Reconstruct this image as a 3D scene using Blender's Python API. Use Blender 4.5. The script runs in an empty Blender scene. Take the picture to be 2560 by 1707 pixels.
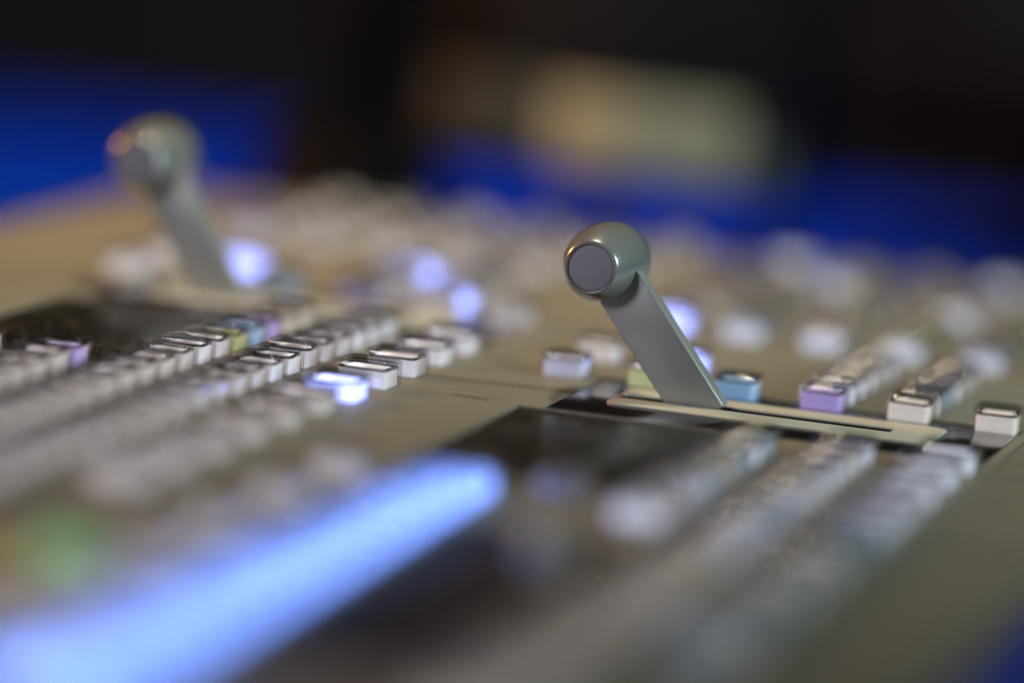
import bpy, bmesh, math, random
from mathutils import Vector, Matrix

random.seed(7)
sc = bpy.context.scene
MM = 0.001

# ------------------------------------------------------------------ camera
cam_d = bpy.data.cameras.new("camera")
cam = bpy.data.objects.new("camera", cam_d)
sc.collection.objects.link(cam)
sc.camera = cam
right = Vector((0.96614616, 0.23920835, 0.09664868))
up = Vector((-0.12365165, 0.10054923, 0.98721838))
back = Vector((0.22643293, -0.96574801, 0.12672376))
m = Matrix.Identity(4)
for i in range(3):
    m[i][0], m[i][1], m[i][2] = right[i], up[i], back[i]
m.translation = Vector((0.27006253, -1.25948867, 0.17755371))
cam.matrix_world = m
cam_d.sensor_width = 36.0
cam_d.lens = 13000.0 / 2560.0 * 36.0
cam_d.clip_start = 0.02
cam_d.clip_end = 50.0
cam_d.dof.use_dof = True
cam_d.dof.focus_distance = 1.300
cam_d.dof.aperture_fstop = 2.7
cam_d.dof.aperture_blades = 0

# ------------------------------------------------------------------ world, lamps, exposure
w = bpy.data.worlds.new("World")
sc.world = w
w.use_nodes = True
w.node_tree.nodes["Background"].inputs[0].default_value = (0.85, 1.0, 1.0, 1)
w.node_tree.nodes["Background"].inputs[1].default_value = 0.02


def area(name, loc, target, size, power, col, spread=180):
    d = bpy.data.lights.new(name, 'AREA')
    d.shape = 'DISK'
    d.size = size
    d.energy = power
    d.color = col
    d.spread = math.radians(spread)
    o = bpy.data.objects.new(name, d)
    sc.collection.objects.link(o)
    o.location = loc
    o.rotation_euler = (Vector(target) - Vector(loc)).to_track_quat('-Z', 'Y').to_euler()
    return o


area("console_lamp", (-0.06, 0.21, 0.60), (-0.19, 0.24, 0), 0.05, 1.15, (1.0, 0.83, 0.58), 105)
area("front_fill", (-0.9, -2.1, 0.9), (-0.05, 0.0, 0), 0.45, 18, (0.93, 0.92, 1.0))  # unseen fill added at front left to brighten the key fronts
area("cool_side_fill", (1.20, 0.20, 0.52), (0.0, 0.05, 0.0), 0.20, 1.4, (0.74, 1.0, 0.97), 60)  # unseen side light, added to brighten the right faces of the lever arms
area("orange_lamp", (-1.05, 0.30, 0.45), (-0.22, 0.15, 0), 0.08, 9.5, (1.0, 0.42, 0.11))
area("added_blue_wash", (-0.28, 1.15, 1.25), (-0.28, 1.02, -0.06), 0.2, 0.38, (0.06, 0.55, 1.0), 44)  # unseen blue light added to brighten the desk behind the console

sc.view_settings.view_transform = 'Standard'
sc.view_settings.look = 'None'
sc.view_settings.gamma = 1.0
sc.view_settings.exposure = 0.0
sc.render.engine = 'CYCLES'
sc.cycles.use_denoising = True
sc.cycles.max_bounces = 10
sc.cycles.transmission_bounces = 8
sc.cycles.sample_clamp_indirect = 6.0
sc.cycles.caustics_refractive = True
sc.cycles.caustics_reflective = False


# ------------------------------------------------------------------ materials
def mat(name, col, rough=0.5, metal=0.0, spec=0.5, emit=None, emit_s=0.0, trans=0.0, ior=1.49, coat=0.0):
    M = bpy.data.materials.new(name)
    M.use_nodes = True
    b = M.node_tree.nodes["Principled BSDF"]
    b.inputs["Base Color"].default_value = (*col, 1)
    b.inputs["Roughness"].default_value = rough
    b.inputs["Metallic"].default_value = metal
    b.inputs["Specular IOR Level"].default_value = spec
    b.inputs["IOR"].default_value = ior
    b.inputs["Transmission Weight"].default_value = trans
    b.inputs["Coat Weight"].default_value = coat
    if emit:
        b.inputs["Emission Color"].default_value = (*emit, 1)
        b.inputs["Emission Strength"].default_value = emit_s
    return M


def add_grain(M, scale, bump_d, col_var=0.0, rough_var=0.0, smear=0.0):
    """fine grain: bump, colour flecks and a broad wear of the gloss, in object space"""
    nt = M.node_tree
    b = nt.nodes["Principled BSDF"]
    tc = nt.nodes.new("ShaderNodeTexCoord")
    n = nt.nodes.new("ShaderNodeTexNoise")
    n.inputs["Scale"].default_value = scale
    n.inputs["Detail"].default_value = 3.0
    n.inputs["Roughness"].default_value = 0.7
    nt.links.new(tc.outputs["Object"], n.inputs["Vector"])
    bp = nt.nodes.new("ShaderNodeBump")
    bp.inputs["Strength"].default_value = 1.0
    bp.inputs["Distance"].default_value = bump_d
    nt.links.new(n.outputs["Fac"], bp.inputs["Height"])
    nt.links.new(bp.outputs["Normal"], b.inputs["Normal"])
    base = tuple(b.inputs["Base Color"].default_value)
    if col_var:
        mr = nt.nodes.new("ShaderNodeMapRange")
        mr.inputs["From Min"].default_value = 0.3
        mr.inputs["From Max"].default_value = 0.7
        mr.inputs["To Min"].default_value = 1.0 - col_var
        mr.inputs["To Max"].default_value = 1.0 + col_var
        nt.links.new(n.outputs["Fac"], mr.inputs["Value"])
        mx = nt.nodes.new("ShaderNodeVectorMath")
        mx.operation = 'SCALE'
        mx.inputs[0].default_value = base[:3]
        nt.links.new(mr.outputs["Result"], mx.inputs["Scale"])
        nt.links.new(mx.outputs["Vector"], b.inputs["Base Color"])
    if rough_var:
        n2 = nt.nodes.new("ShaderNodeTexNoise")
        n2.inputs["Scale"].default_value = 28.0
        n2.inputs["Detail"].default_value = 5.0
        nt.links.new(tc.outputs["Object"], n2.inputs["Vector"])
        mr2 = nt.nodes.new("ShaderNodeMapRange")
        mr2.inputs["From Min"].default_value = 0.3
        mr2.inputs["From Max"].default_value = 0.7
        r = b.inputs["Roughness"].default_value
        mr2.inputs["To Min"].default_value = r - rough_var
        mr2.inputs["To Max"].default_value = r + rough_var
        nt.links.new(n2.outputs["Fac"], mr2.inputs["Value"])
        nt.links.new(mr2.outputs["Result"], b.inputs["Roughness"])
    return M


M_deck = add_grain(mat("khaki_deck_paint", (0.186, 0.178, 0.140), 0.50, spec=0.35), 1050, 0.00011, 0.36, 0.06)
M_trim = add_grain(mat("grey_trim_paint", (0.150, 0.155, 0.122), 0.52, spec=0.3), 1050, 0.00011, 0.36, 0.06)
M_plate = add_grain(mat("khaki_plate_paint", (0.47, 0.46, 0.38), 0.45), 2300, 0.00004, 0.14, 0.04)
M_black = add_grain(mat("grained_black_plastic", (0.008, 0.009, 0.008), 0.30, spec=0.15), 1700, 0.000008, 0.0, 0.04)
nt = M_black.node_tree
n = nt.nodes.new("ShaderNodeTexNoise")
n.inputs["Scale"].default_value = 800
n.inputs["Detail"].default_value = 2.0
tc = nt.nodes.new("ShaderNodeTexCoord")
nt.links.new(tc.outputs["Object"], n.inputs["Vector"])
cr = nt.nodes.new("ShaderNodeValToRGB")
cr.color_ramp.elements[0].position = 0.62
cr.color_ramp.elements[0].color = (0.007, 0.008, 0.007, 1)
cr.color_ramp.elements[1].position = 0.72
cr.color_ramp.elements[1].color = (0.30, 0.27, 0.17, 1)  # pale flecks paint in the glints of the rough surface
nt.links.new(n.outputs["Fac"], cr.inputs["Fac"])
nt.links.new(cr.outputs["Color"], nt.nodes["Principled BSDF"].inputs["Base Color"])
M_gloss = add_grain(mat("glossy_black_plastic", (0.009, 0.008, 0.007), 0.13, spec=0.4), 900, 0.000006, 0.0, 0.05)
M_matt = add_grain(mat("matt_black_plastic", (0.012, 0.012, 0.011), 0.7, spec=0.15), 1700, 0.00003)
M_arm = add_grain(mat("satin_grey_metal", (0.37, 0.378, 0.375), 0.34, 0.40), 3000, 0.00001, 0.05, 0.09)
M_knob = add_grain(mat("polished_grey_metal", (0.36, 0.37, 0.37), 0.23, 0.55), 3000, 0.000004, 0.03, 0.04)
M_dial = mat("glossy_dark_dial", (0.30, 0.30, 0.29), 0.18, 0.3)
M_disc = mat("matt_mauve_disc", (0.30, 0.285, 0.33), 0.62)
M_rim = mat("dark_reflection_rim", (0.05, 0.048, 0.05), 0.2)  # dark tone of the cap's inner reflection, given to a ring
M_scuff = add_grain(mat("scuffed_paint", (0.075, 0.070, 0.052), 0.55), 1050, 0.00011, 0.4)
M_cheek = mat("blue_side_cheek", (0.002, 0.004, 0.13), 0.5)
M_body = mat("dark_housing", (0.03, 0.03, 0.03), 0.5)
M_desk = add_grain(mat("blue_desk_laminate", (0.002, 0.080, 0.80), 0.6, spec=0.1), 300, 0.0001, 0.15)
M_wall = mat("dark_wall", (0.018, 0.022, 0.034), 0.8)
M_stand = mat("black_stand", (0.004, 0.004, 0.0045), 0.6, spec=0.06)
M_cream = mat("cream_card", (0.42, 0.42, 0.24), 0.7)
M_brown = mat("brown_card", (0.055, 0.06, 0.04), 0.7)
M_green = mat("grey_green_metal", (0.06, 0.085, 0.08), 0.6)
M_dark = mat("dark_case", (0.006, 0.0055, 0.005), 0.6, spec=0.2)
M_screen = mat("dark_screen", (0.016, 0.024, 0.022), 0.6, spec=0.2)

KEY = {  # most plain keys carry an added glow that brightens their fronts
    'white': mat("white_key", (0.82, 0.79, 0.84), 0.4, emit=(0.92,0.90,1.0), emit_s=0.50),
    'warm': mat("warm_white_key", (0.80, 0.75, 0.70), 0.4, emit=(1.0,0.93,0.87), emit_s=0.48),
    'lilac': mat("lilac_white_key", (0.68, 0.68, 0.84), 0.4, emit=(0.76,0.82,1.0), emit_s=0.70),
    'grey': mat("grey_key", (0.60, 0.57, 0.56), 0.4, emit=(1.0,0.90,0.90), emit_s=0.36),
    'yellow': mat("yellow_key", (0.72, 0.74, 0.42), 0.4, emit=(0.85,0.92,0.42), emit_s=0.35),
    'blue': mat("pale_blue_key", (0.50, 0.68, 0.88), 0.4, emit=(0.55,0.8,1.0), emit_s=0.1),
    'violet': mat("violet_key", (0.62, 0.52, 0.88), 0.4),
    'dim': mat("dim_lilac_key", (0.44, 0.44, 0.56), 0.4),
    'olive': mat("olive_key", (0.52, 0.53, 0.33), 0.4),
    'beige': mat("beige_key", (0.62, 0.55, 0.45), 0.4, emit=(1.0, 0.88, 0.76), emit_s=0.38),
    'lit_blue': mat("lit_blue_key", (0.4, 0.45, 0.8), 0.4, emit=(0.32, 0.38, 1.0), emit_s=4.2),
    'lit_strip': mat("lit_ice_blue_key", (0.3, 0.45, 0.8), 0.4, emit=(0.19, 0.33, 1.0), emit_s=5.4),
    'lit_green': mat("lit_green_key", (0.2, 0.5, 0.2), 0.4, emit=(0.24, 0.60, 0.17), emit_s=1.0),
    'lit_yellow': mat("lit_yellow_key", (0.5, 0.4, 0.1), 0.4, emit=(0.75, 0.52, 0.10), emit_s=0.4),
    'glow_blue': mat("glowing_pale_blue_key", (0.45, 0.66, 0.88), 0.4, emit=(0.30, 0.60, 1.0), emit_s=0.5),
    'glow_violet': mat("glowing_violet_key", (0.60, 0.48, 0.86), 0.4, emit=(0.52, 0.38, 1.0), emit_s=0.42),
    'glow_white': mat("glowing_white_key", (0.7, 0.7, 0.8), 0.4, emit=(0.70, 0.70, 1.0), emit_s=0.4),
}

# clear cap: straight-through clear plastic with its surface reflection (Schlick)
M_cap = bpy.data.materials.new("clear_acrylic")
M_cap.use_nodes = True
nt = M_cap.node_tree
nt.nodes.clear()
out = nt.nodes.new("ShaderNodeOutputMaterial")
mixs = nt.nodes.new("ShaderNodeMixShader")
tr = nt.nodes.new("ShaderNodeBsdfTransparent")
tr.inputs["Color"].default_value = (0.93, 0.93, 0.935, 1)
gl = nt.nodes.new("ShaderNodeBsdfGlossy")
gl.inputs["Roughness"].default_value = 0.05
geo = nt.nodes.new("ShaderNodeNewGeometry")
dot = nt.nodes.new("ShaderNodeVectorMath")
dot.operation = 'DOT_PRODUCT'
nt.links.new(geo.outputs["Incoming"], dot.inputs[0])
nt.links.new(geo.outputs["Normal"], dot.inputs[1])
prev = dot.outputs["Value"]
for op, val in (('ABSOLUTE', None), ('SUBTRACT', 1.0), ('POWER', 5.0), ('MULTIPLY_ADD', 0.94)):
    mn = nt.nodes.new("ShaderNodeMath")
    mn.operation = op
    mn.use_clamp = op == 'MULTIPLY_ADD'
    if op == 'SUBTRACT':
        mn.inputs[0].default_value = val
        nt.links.new(prev, mn.inputs[1])
    else:
        nt.links.new(prev, mn.inputs[0])
        if val is not None:
            mn.inputs[1].default_value = val
    if op == 'MULTIPLY_ADD':
        mn.inputs[2].default_value = 0.07
    prev = mn.outputs["Value"]
nt.links.new(prev, mixs.inputs["Fac"])
nt.links.new(tr.outputs[0], mixs.inputs[1])
nt.links.new(gl.outputs[0], mixs.inputs[2])
nt.links.new(mixs.outputs[0], out.inputs["Surface"])


# ------------------------------------------------------------------ mesh helpers (arguments in millimetres)
def link(name, me, parent=None, material=None, loc=(0, 0, 0), rot=(0, 0, 0)):
    o = bpy.data.objects.new(name, me)
    sc.collection.objects.link(o)
    if material is not None and not me.materials:
        me.materials.append(material)
    o.location = Vector(loc) * MM
    o.rotation_euler = rot
    if parent is not None:
        o.parent = parent
    return o


def finish(bm, name, smooth=True, angle=35):
    for v in bm.verts:
        v.co *= MM
    bmesh.ops.recalc_face_normals(bm, faces=bm.faces)
    me = bpy.data.meshes.new(name)
    bm.to_mesh(me)
    bm.free()
    if smooth:
        for p in me.polygons:
            p.use_smooth = True
        me.set_sharp_from_angle(angle=math.radians(angle))
    return me


def rrect(u0, u1, v0, v1, r=0.0, seg=6):
    if r <= 0:
        return [(u0, v0), (u1, v0), (u1, v1), (u0, v1)]
    pts = []
    for cx, cy, a in ((u1 - r, v0 + r, -90), (u1 - r, v1 - r, 0), (u0 + r, v1 - r, 90), (u0 + r, v0 + r, 180)):
        for i in range(seg + 1):
            t = math.radians(a + 90 * i / seg)
            pts.append((cx + r * math.cos(t), cy + r * math.sin(t)))
    return pts


def bevel_sharp(bm, off, seg=2, top_only=None):
    ed = [e for e in bm.edges if len(e.link_faces) == 2 and e.calc_face_angle(0) > math.radians(50)]
    if top_only is not None:
        ed = [e for e in ed if all(abs(v.co.z - top_only) < 1e-4 for v in e.verts)]
    bmesh.ops.bevel(bm, geom=ed, offset=off, segments=seg, profile=0.5, affect='EDGES', clamp_overlap=True)


def slab(name, outer, holes, z0, z1, bev=0.3):
    """a flat plate with openings: outer and hole outlines, from z0 up to z1"""
    bm = bmesh.new()
    edges = []
    for loop in [outer] + holes:
        vs = [bm.verts.new((x, y, z1)) for x, y in loop]
        for i in range(len(vs)):
            edges.append(bm.edges.new((vs[i], vs[(i + 1) % len(vs)])))
    bmesh.ops.triangle_fill(bm, use_beauty=True, use_dissolve=False, edges=edges)
    r = bmesh.ops.extrude_face_region(bm, geom=bm.faces[:])
    vv = [g for g in r['geom'] if isinstance(g, bmesh.types.BMVert)]
    bmesh.ops.translate(bm, verts=vv, vec=(0, 0, z0 - z1))
    bmesh.ops.recalc_face_normals(bm, faces=bm.faces)
    if bev:
        bevel_sharp(bm, bev, 2, top_only=z1)
    return finish(bm, name)


def rbox(name, sx, sy, z0, z1, r=1.0, top=0.8, seg=4, taper=0.0):
    """rounded key block centred on the origin"""
    bm = bmesh.new()
    rings = []
    prof = [(0.0, z0), (0.0, z1 - top)]
    for i in range(1, 4):
        a = math.radians(90 * i / 3)
        prof.append((top * (1 - math.cos(a)), z1 - top + top * math.sin(a)))
    for ins, z in prof:
        t = taper * (z - z0) / (z1 - z0)
        k = ins + t
        pts = rrect(-sx / 2 + k, sx / 2 - k, -sy / 2 + k, sy / 2 - k, max(r - ins * 0.5, 0.2), seg)
        rings.append([bm.verts.new((x, y, z)) for x, y in pts])
    n = len(rings[0])
    for a, b in zip(rings[:-1], rings[1:]):
        for i in range(n):
            bm.faces.new((a[i], a[(i + 1) % n], b[(i + 1) % n], b[i]))
    bm.faces.new(rings[-1])
    bm.faces.new(list(reversed(rings[0])))
    return finish(bm, name, angle=40)


def lathe(name, prof, axis='Y', seg=64, angle=28):
    """revolve (distance along axis, radius) about the axis"""
    bm = bmesh.new()
    rings = []
    for d, r in prof:
        if r < 1e-6:
            rings.append([bm.verts.new((0, d, 0) if axis == 'Y' else (0, 0, d))])
            continue
        ring = []
        for i in range(seg):
            t = 2 * math.pi * i / seg
            c, s = r * math.cos(t), r * math.sin(t)
            ring.append(bm.verts.new((c, d, s) if axis == 'Y' else (c, s, d)))
        rings.append(ring)
    for a, b in zip(rings[:-1], rings[1:]):
        for i in range(seg):
            j = (i + 1) % seg
            if len(a) == 1 and len(b) > 1:
                bm.faces.new((a[0], b[i], b[j]))
            elif len(b) == 1 and len(a) > 1:
                bm.faces.new((a[i], a[j], b[0]))
            elif len(a) > 1:
                bm.faces.new((a[i], a[j], b[j], b[i]))
    return finish(bm, name, angle=angle)


def box(name, u0, u1, v0, v1, z0, z1, bev=0.6):
    bm = bmesh.new()
    bmesh.ops.create_cube(bm, size=1.0)
    for v in bm.verts:
        v.co = Vector(((u0 + u1) / 2 + v.co.x * (u1 - u0), (v0 + v1) / 2 + v.co.y * (v1 - v0), (z0 + z1) / 2 + v.co.z * (z1 - z0)))
    if bev:
        bevel_sharp(bm, bev, 2)
    return finish(bm, name)


def empty(name, loc=(0, 0, 0), parent=None):
    o = bpy.data.objects.new(name, None)
    sc.collection.objects.link(o)
    o.location = Vector(loc) * MM
    o.empty_display_size = 0.01
    if parent is not None:
        o.parent = parent
    return o


def tag(o, label=None, cat=None, group=None, kind=None):
    if label:
        o["label"] = label
    if cat:
        o["category"] = cat
    if group:
        o["group"] = group
    if kind:
        o["kind"] = kind
    return o


# ------------------------------------------------------------------ setting
DESK_Z = -62.0
tag(link("desk_top", box("desk_top", -1500, 1100, -700, 1230, DESK_Z - 30, DESK_Z, 2), None, M_desk), kind="structure")
tag(link("back_wall", box("back_wall", -2600, 2200, 1760, 1800, -900, 1500, 0), None, M_wall), kind="structure")
tag(link("floor", box("floor", -2600, 2200, -900, 1760, -920, -900, 0), None, M_dark), kind="structure")

# ------------------------------------------------------------------ the console
console = empty("switcher_console", (-50, -50, DESK_Z))
tag(console, "khaki metal video switcher console with clear capped push buttons and two grey levers", "console")
# parts are laid out in console-plan millimetres (u right, v away, lever plate corner at 0,0)
OFF = Vector((50, 50, -DESK_Z))


def part(name, me, material, loc=(0, 0, 0), parent=None, rot=(0, 0, 0)):
    if parent is None:
        return link(name, me, console, material, Vector(loc) + OFF, rot)
    return link(name, me, parent, material, loc, rot)


MODS = [(0.0, 0.0), (-150.6, 94.0)]
V0, V1 = -560.0, 374.0
REC = (-10.7, 99.0, -22.6, 47.0)
PAN = (-16.5, 37.5, -139.0, -23.6)
FPAN = (14.0, 52.0, -380.0, -203.0)


def moved(r, k):
    du, dv = MODS[k]
    return rrect(r[0] + du, r[1] + du, r[2] + dv, r[3] + dv)


panels = [
    ([(-238, V0), (102, V0), (102, 51.0), (-40.3, 51.0), (-40.3, 145.0), (-238, 145.0)],
     [moved(REC, 0), moved(PAN, 0), rrect(*FPAN), moved(REC, 1), moved(PAN, 1)], M_deck),
    ([(-39.9, 51.4), (102, 51.4), (102, V1), (-238, V1), (-238, 145.4), (-39.9, 145.4)], [], M_deck),
    (rrect(102.4, 138.0, V0, V1), [], M_trim),
]
for outer, holes, pm in panels:
    part("deck_panel", slab("deck_panel", outer, holes, -3.0, 0.0, 0.3), pm)
part("housing", box("housing", -236, 136.5, V0 + 2, V1 - 2, DESK_Z + 4, -3.2, 1.0), M_body)
part("side_cheek", box("side_cheek", 138.4, 142.0, V0, V1, DESK_Z + 2, -0.6, 0.8), M_cheek)
part("side_cheek", box("side_cheek", -242.0, -238.4, V0, V1, DESK_Z + 2, -0.6, 0.8), M_cheek)
for u in (-220, 120):
    for v in (V0 + 30, V1 - 30):
        part("rubber_foot", lathe("rubber_foot", [(0, 0), (0, 9), (3, 10), (6.2, 10), (6.2, 0)], 'Z', 24), M_stand, (u, v, DESK_Z))

plate_me = slab("slot_plate", rrect(0, 82.5, -1.5, 30.5, 4.0), [rrect(1.5, 70.5, 11.2, 18.8, 0.5, 2)], -0.15, 0.35, 0.2)
floor_me = slab("recess_floor", rrect(REC[0] + 0.25, REC[1] - 0.25, REC[2] + 0.25, REC[3] - 0.25), [rrect(1.0, 71.0, 11.0, 19.0)], -3.15, -0.2, 0.15)
pan_me = box("black_panel", PAN[0] + 0.3, PAN[1] - 0.3, PAN[2] + 0.3, PAN[3] - 0.3, -3.1, -0.4, 0.4)
arm_bm = bmesh.new()
bmesh.ops.create_cube(arm_bm, size=1.0)
for v in arm_bm.verts:
    v.co = Vector((v.co.x * 12.6, v.co.y * 6.6, 17.0 + v.co.z * 41.0))
bevel_sharp(arm_bm, 0.45, 3)
arm_me = finish(arm_bm, "arm")
KNOB = [(-13.0, 0), (-13.0, 5.7), (-13.6, 5.95), (-13.75, 6.3), (-13.45, 6.75), (-12.8, 7.1), (-10.5, 7.85), (-8.0, 8.55), (-5.0, 9.15), (-2.0, 9.55),
        (1.0, 9.8), (4.0, 9.93), (7.0, 9.95), (9.0, 9.9), (9.15, 9.6), (9.7, 9.6), (9.85, 9.88), (12.4, 9.7), (12.6, 9.1), (13.5, 9.1), (13.7, 9.55), (15.0, 9.3), (17.0, 8.7), (18.6, 7.8),
        (19.4, 6.6), (19.6, 5.0), (19.6, 0)]
knob_me = lathe("knob", KNOB, 'Y', 96, 40)
disc_me = lathe("end_disc", [(-13.05, 0), (-13.25, 5.2), (-13.15, 5.55), (-12.8, 5.65)], 'Y', 64)
LEAN = [math.radians(39.2), math.radians(33.0)]
BASE = [20.8, -133.6]
KDIST = [43.3, 43.3]
LEV_LABEL = ["sharp grey metal lever with barrel knob beside the pale blue button", "blurred grey metal lever with barrel knob nearer the far left corner"]
for k, (du, dv) in enumerate(MODS):
    part("recess_floor", floor_me, M_gloss, (du, dv, 0))
    part("slot_plate", plate_me, M_plate, (du, dv, 0))
    part("black_panel", pan_me, M_black, (du, dv, 0))
    lev = empty("fader_lever", Vector((BASE[k], 15.0 + dv, 0)) + OFF, console)
    lev.rotation_euler = (0, -LEAN[k], 0)
    lev["label"] = LEV_LABEL[k]
    part("arm", arm_me, M_arm, (0, 0, 0), lev)
    kn = part("knob", knob_me, M_knob, (-1.0, 0, KDIST[k]), lev)
    part("end_disc", disc_me, M_disc, (-1.0, 0, KDIST[k]), lev)

# dark well with a rotary knob in the front panel
part("black_panel", box("front_black_panel", FPAN[0] + 0.3, FPAN[1] - 0.3, FPAN[2] + 0.3, FPAN[3] - 0.3, -3.1, -0.5, 0.4), M_matt)
rot_me = lathe("rotary_knob", [(0, 0), (0, 5.4), (0.8, 5.6), (7.5, 5.2), (9.2, 4.6), (10.3, 3.4), (10.8, 1.8), (10.9, 0)], 'Z', 48, 35)
part("rotary_knob", rot_me, M_dial, (46, -254, -0.3))["label"] = "dark grey rotary knob on the front black panel"
# worn dark scuff on the deck left of the near lever
scuff = [(-29 + (5.6 + 0.7 * math.sin(3 * t)) * math.cos(t), -21 + (1.9 + 0.5 * math.cos(2 * t + 1)) * math.sin(t)) for t in [2 * math.pi * i / 36 for i in range(36)]]
part("scuff_mark", slab("scuff_mark", scuff, [], 0.004, 0.03, 0), M_scuff)["label"] = "small dark scuff on the bare deck left of the near lever"

# ------------------------------------------------------------------ push buttons
U0, PU, PV = 2.4, 22.6, 15.4


def shell(name, sx, sy, h, r, top, wall, taper):
    """hollow cap: an outer block and an inner cavity"""
    a = rbox(name, sx, sy, -0.2, h, r, top, 5, taper)
    b = rbox(name + "_cavity", sx - 2 * wall, sy - 2 * wall, -0.2, h - wall, r - wall * 0.5, top * 0.8, 5, taper)
    bm = bmesh.new()
    bm.from_mesh(b)
    bmesh.ops.reverse_faces(bm, faces=bm.faces)
    bm.from_mesh(a)
    me = bpy.data.meshes.new(name)
    bm.to_mesh(me)
    bm.free()
    for p in me.polygons:
        p.use_smooth = True
    me.set_sharp_from_angle(angle=math.radians(40))
    me.materials.append(M_cap)
    bpy.data.meshes.remove(a)
    bpy.data.meshes.remove(b)
    return me


key_src = {False: rbox("push_button", 10.2, 10.2, -0.4, 4.4, 1.2, 0.5), True: rbox("push_button", 12.4, 12.4, -0.4, 4.4, 1.2, 0.5)}
cap_me = {False: shell("clear_cap", 12.2, 12.2, 6.5, 1.7, 1.2, 0.7, 0.15), True: shell("clear_cap", 14.4, 14.4, 6.5, 1.7, 1.2, 0.7, 0.15)}


def rim(name, s):  # dark ring standing in for the reflection inside the cap's top edge
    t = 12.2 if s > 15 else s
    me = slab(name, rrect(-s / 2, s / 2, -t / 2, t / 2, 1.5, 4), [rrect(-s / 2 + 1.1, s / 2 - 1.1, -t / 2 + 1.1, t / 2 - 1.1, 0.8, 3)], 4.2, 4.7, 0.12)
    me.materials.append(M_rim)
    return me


key_src['wide'] = rbox("push_button", 15.4, 12.0, -0.4, 4.6, 1.2, 0.5)
cap_me['wide'] = shell("clear_cap", 17.4, 14.0, 6.5, 1.7, 1.2, 0.7, 0.15)
rim_me = {False: rim("reflection_rim", 10.4), True: rim("reflection_rim", 12.6), 'wide': rim("reflection_rim", 15.6)}
key_me = {}
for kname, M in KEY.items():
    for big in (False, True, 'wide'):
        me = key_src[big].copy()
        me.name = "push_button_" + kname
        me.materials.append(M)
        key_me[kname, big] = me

WORDS = {'lit_blue': "lit blue push button", 'lit_green': "lit green push button", 'lit_yellow': "lit yellow push button"}
taken = []


def button(k, u_idx, v, kind, du=0.0, big=False):
    ou, ov = MODS[k]
    u = U0 + PU * u_idx + ou + du
    v = v + ov
    for (a, b) in taken:
        if abs(a - u) < 13.5 and abs(b - v) < 13.5:
            return
    taken.append((u, v))
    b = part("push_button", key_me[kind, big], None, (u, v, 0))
    b.rotation_euler = (math.radians(random.uniform(-0.9, 0.9)), math.radians(random.uniform(-0.9, 0.9)), math.radians(random.uniform(-1.2, 1.2)))
    b.location.z += random.uniform(-0.25, 0.2) * MM
    link("clear_cap", cap_me[big], b)
    link("reflection_rim", rim_me[big], b)


def pick(opts):
    return random.choice(opts)


# back rows, the same pattern behind each lever
for k in (0, 1):
    row0 = ['glow_white', 'yellow', 'glow_blue', 'glow_violet', 'warm', 'warm'] if k == 0 else ['warm', 'yellow', 'blue', 'violet', 'beige', 'grey']
    for i, c in zip(range(-1, 5), row0):
        button(k, i, 43.5, c)
    if k == 1:
        button(1, 3, 60.0, 'lit_blue', 0.0, True)
        button(1, 2, 108.0, 'lit_blue', 0.0, True)
    for col in (2, 3):
        for j in range(1, 6):
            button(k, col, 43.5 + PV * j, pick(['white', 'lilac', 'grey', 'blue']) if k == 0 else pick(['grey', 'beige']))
    button(k, -1, 82, 'warm')
    button(k, 0, 80, 'lit_blue', 0.0, True)
    button(k, -1, 166, 'lit_blue' if k == 0 else 'glow_white', 0.0, True)
    for i in range(0, 5):
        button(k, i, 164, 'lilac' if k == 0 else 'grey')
    for i in range(-1, 5):
        button(k, i, 218, 'olive' if (k == 0 and i >= 0) else 'beige')
    for v in ((190, 262, 308, 356) if k == 0 else (192, 244, 268)):
        for i in range(-1, 5):
            button(k, i, v, pick(['dim', 'lilac', 'dim', 'olive']) if k == 0 else pick(['beige', 'dim', 'grey']))

# front rows of the near lever
for j in range(9):
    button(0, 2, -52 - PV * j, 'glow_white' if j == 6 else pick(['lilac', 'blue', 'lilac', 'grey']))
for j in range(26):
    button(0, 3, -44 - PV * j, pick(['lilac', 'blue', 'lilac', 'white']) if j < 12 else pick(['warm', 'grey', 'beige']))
for j in range(15):
    button(0, 4, -37 - 27.8 * j if j < 4 else -37 - 27.8 * 3 - PV * (j - 3) * 1.2, 'lilac' if j < 6 else pick(['lilac', 'blue', 'warm']), 0.0, True)
button(0, 0, -148, 'dim')
button(0, 1, -150, 'dim')
for j in range(19):
    button(0, 0, -166 - PV * j, 'lit_strip', 1.6, 'wide')
for j in range(0, 17, 3):
    button(0, -1, -166 - PV * j, 'grey', -2.0 if j < 9 else 0.0)
button(0, -2, -338, 'lit_yellow', 2.0)
button(0, -2, -314, 'lit_green', 8.0)

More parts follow.
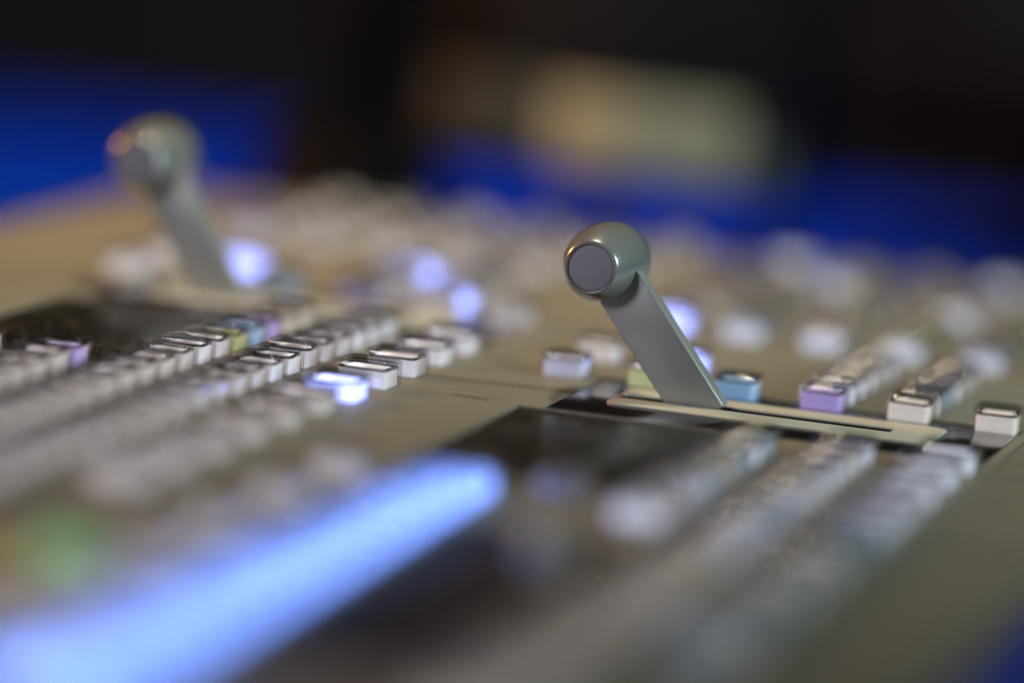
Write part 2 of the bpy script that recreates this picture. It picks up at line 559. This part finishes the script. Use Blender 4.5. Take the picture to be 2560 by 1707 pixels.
# front rows of the far lever
seq2 = ['beige', 'beige', 'glow_violet', 'glow_blue', 'yellow', 'white', 'white']
for j in range(22):
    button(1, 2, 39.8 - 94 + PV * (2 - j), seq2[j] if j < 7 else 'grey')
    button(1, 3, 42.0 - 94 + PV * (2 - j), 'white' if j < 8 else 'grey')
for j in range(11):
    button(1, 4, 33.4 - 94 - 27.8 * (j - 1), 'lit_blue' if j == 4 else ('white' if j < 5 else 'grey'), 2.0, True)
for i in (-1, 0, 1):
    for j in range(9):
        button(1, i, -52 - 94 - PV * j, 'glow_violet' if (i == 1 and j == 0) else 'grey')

# ------------------------------------------------------------------ things behind the console
st = empty("black_stand", (-221, 570, DESK_Z))
tag(st, "black upright post on a wide dark foot behind the console", "stand")
link("foot", lathe("foot", [(0, 0), (0, 38), (4, 39), (52, 36), (66, 28), (72, 12), (72, 0)], 'Z', 40), st, M_stand, (-4, 0, 0))
link("post", lathe("post", [(66, 0), (66, 11), (80, 12), (95, 16), (112, 18.5), (150, 19), (320, 19), (324, 17), (324, 0)], 'Z', 32), st, M_stand)

cb = tag(empty("control_box", (-142, 620, DESK_Z)), "dark box on thin legs with a bright cream panel on its front", "control box")
link("shell", box("shell", -72, 72, 0, 60, 56, 190, 3), cb, M_dark)
link("cream_panel", box("cream_panel", -22, 50, -2.2, -0.2, 61, 89, 0.8), cb, M_cream)
link("brown_panel", box("brown_panel", -68, -23.5, -2.0, -0.2, 64, 92, 0.8), cb, M_brown)
link("grey_green_panel", box("grey_green_panel", 51, 67, -1.8, -0.2, 56, 78, 0.8), cb, M_green)
for x in (-6, 62):
    link("leg", box("leg", x - 4, x + 4, 8, 16, 0, 55.8, 1), cb, M_stand)
mo = tag(empty("dark_monitor", (-50, 1020, DESK_Z)), "large dark monitor with a greenish screen at the upper right", "monitor")
link("bezel", box("bezel", -92, 160, 0, 25, 44, 210, 3), mo, M_stand)
link("screen", box("screen", -84, 152, -1.2, -0.2, 66, 202, 0), mo, M_screen)
link("foot", box("foot", -30, 90, -20, 60, 0, 5, 2), mo, M_stand)
link("neck", box("neck", 15, 45, 8, 20, 5.2, 43.8, 2), mo, M_stand)
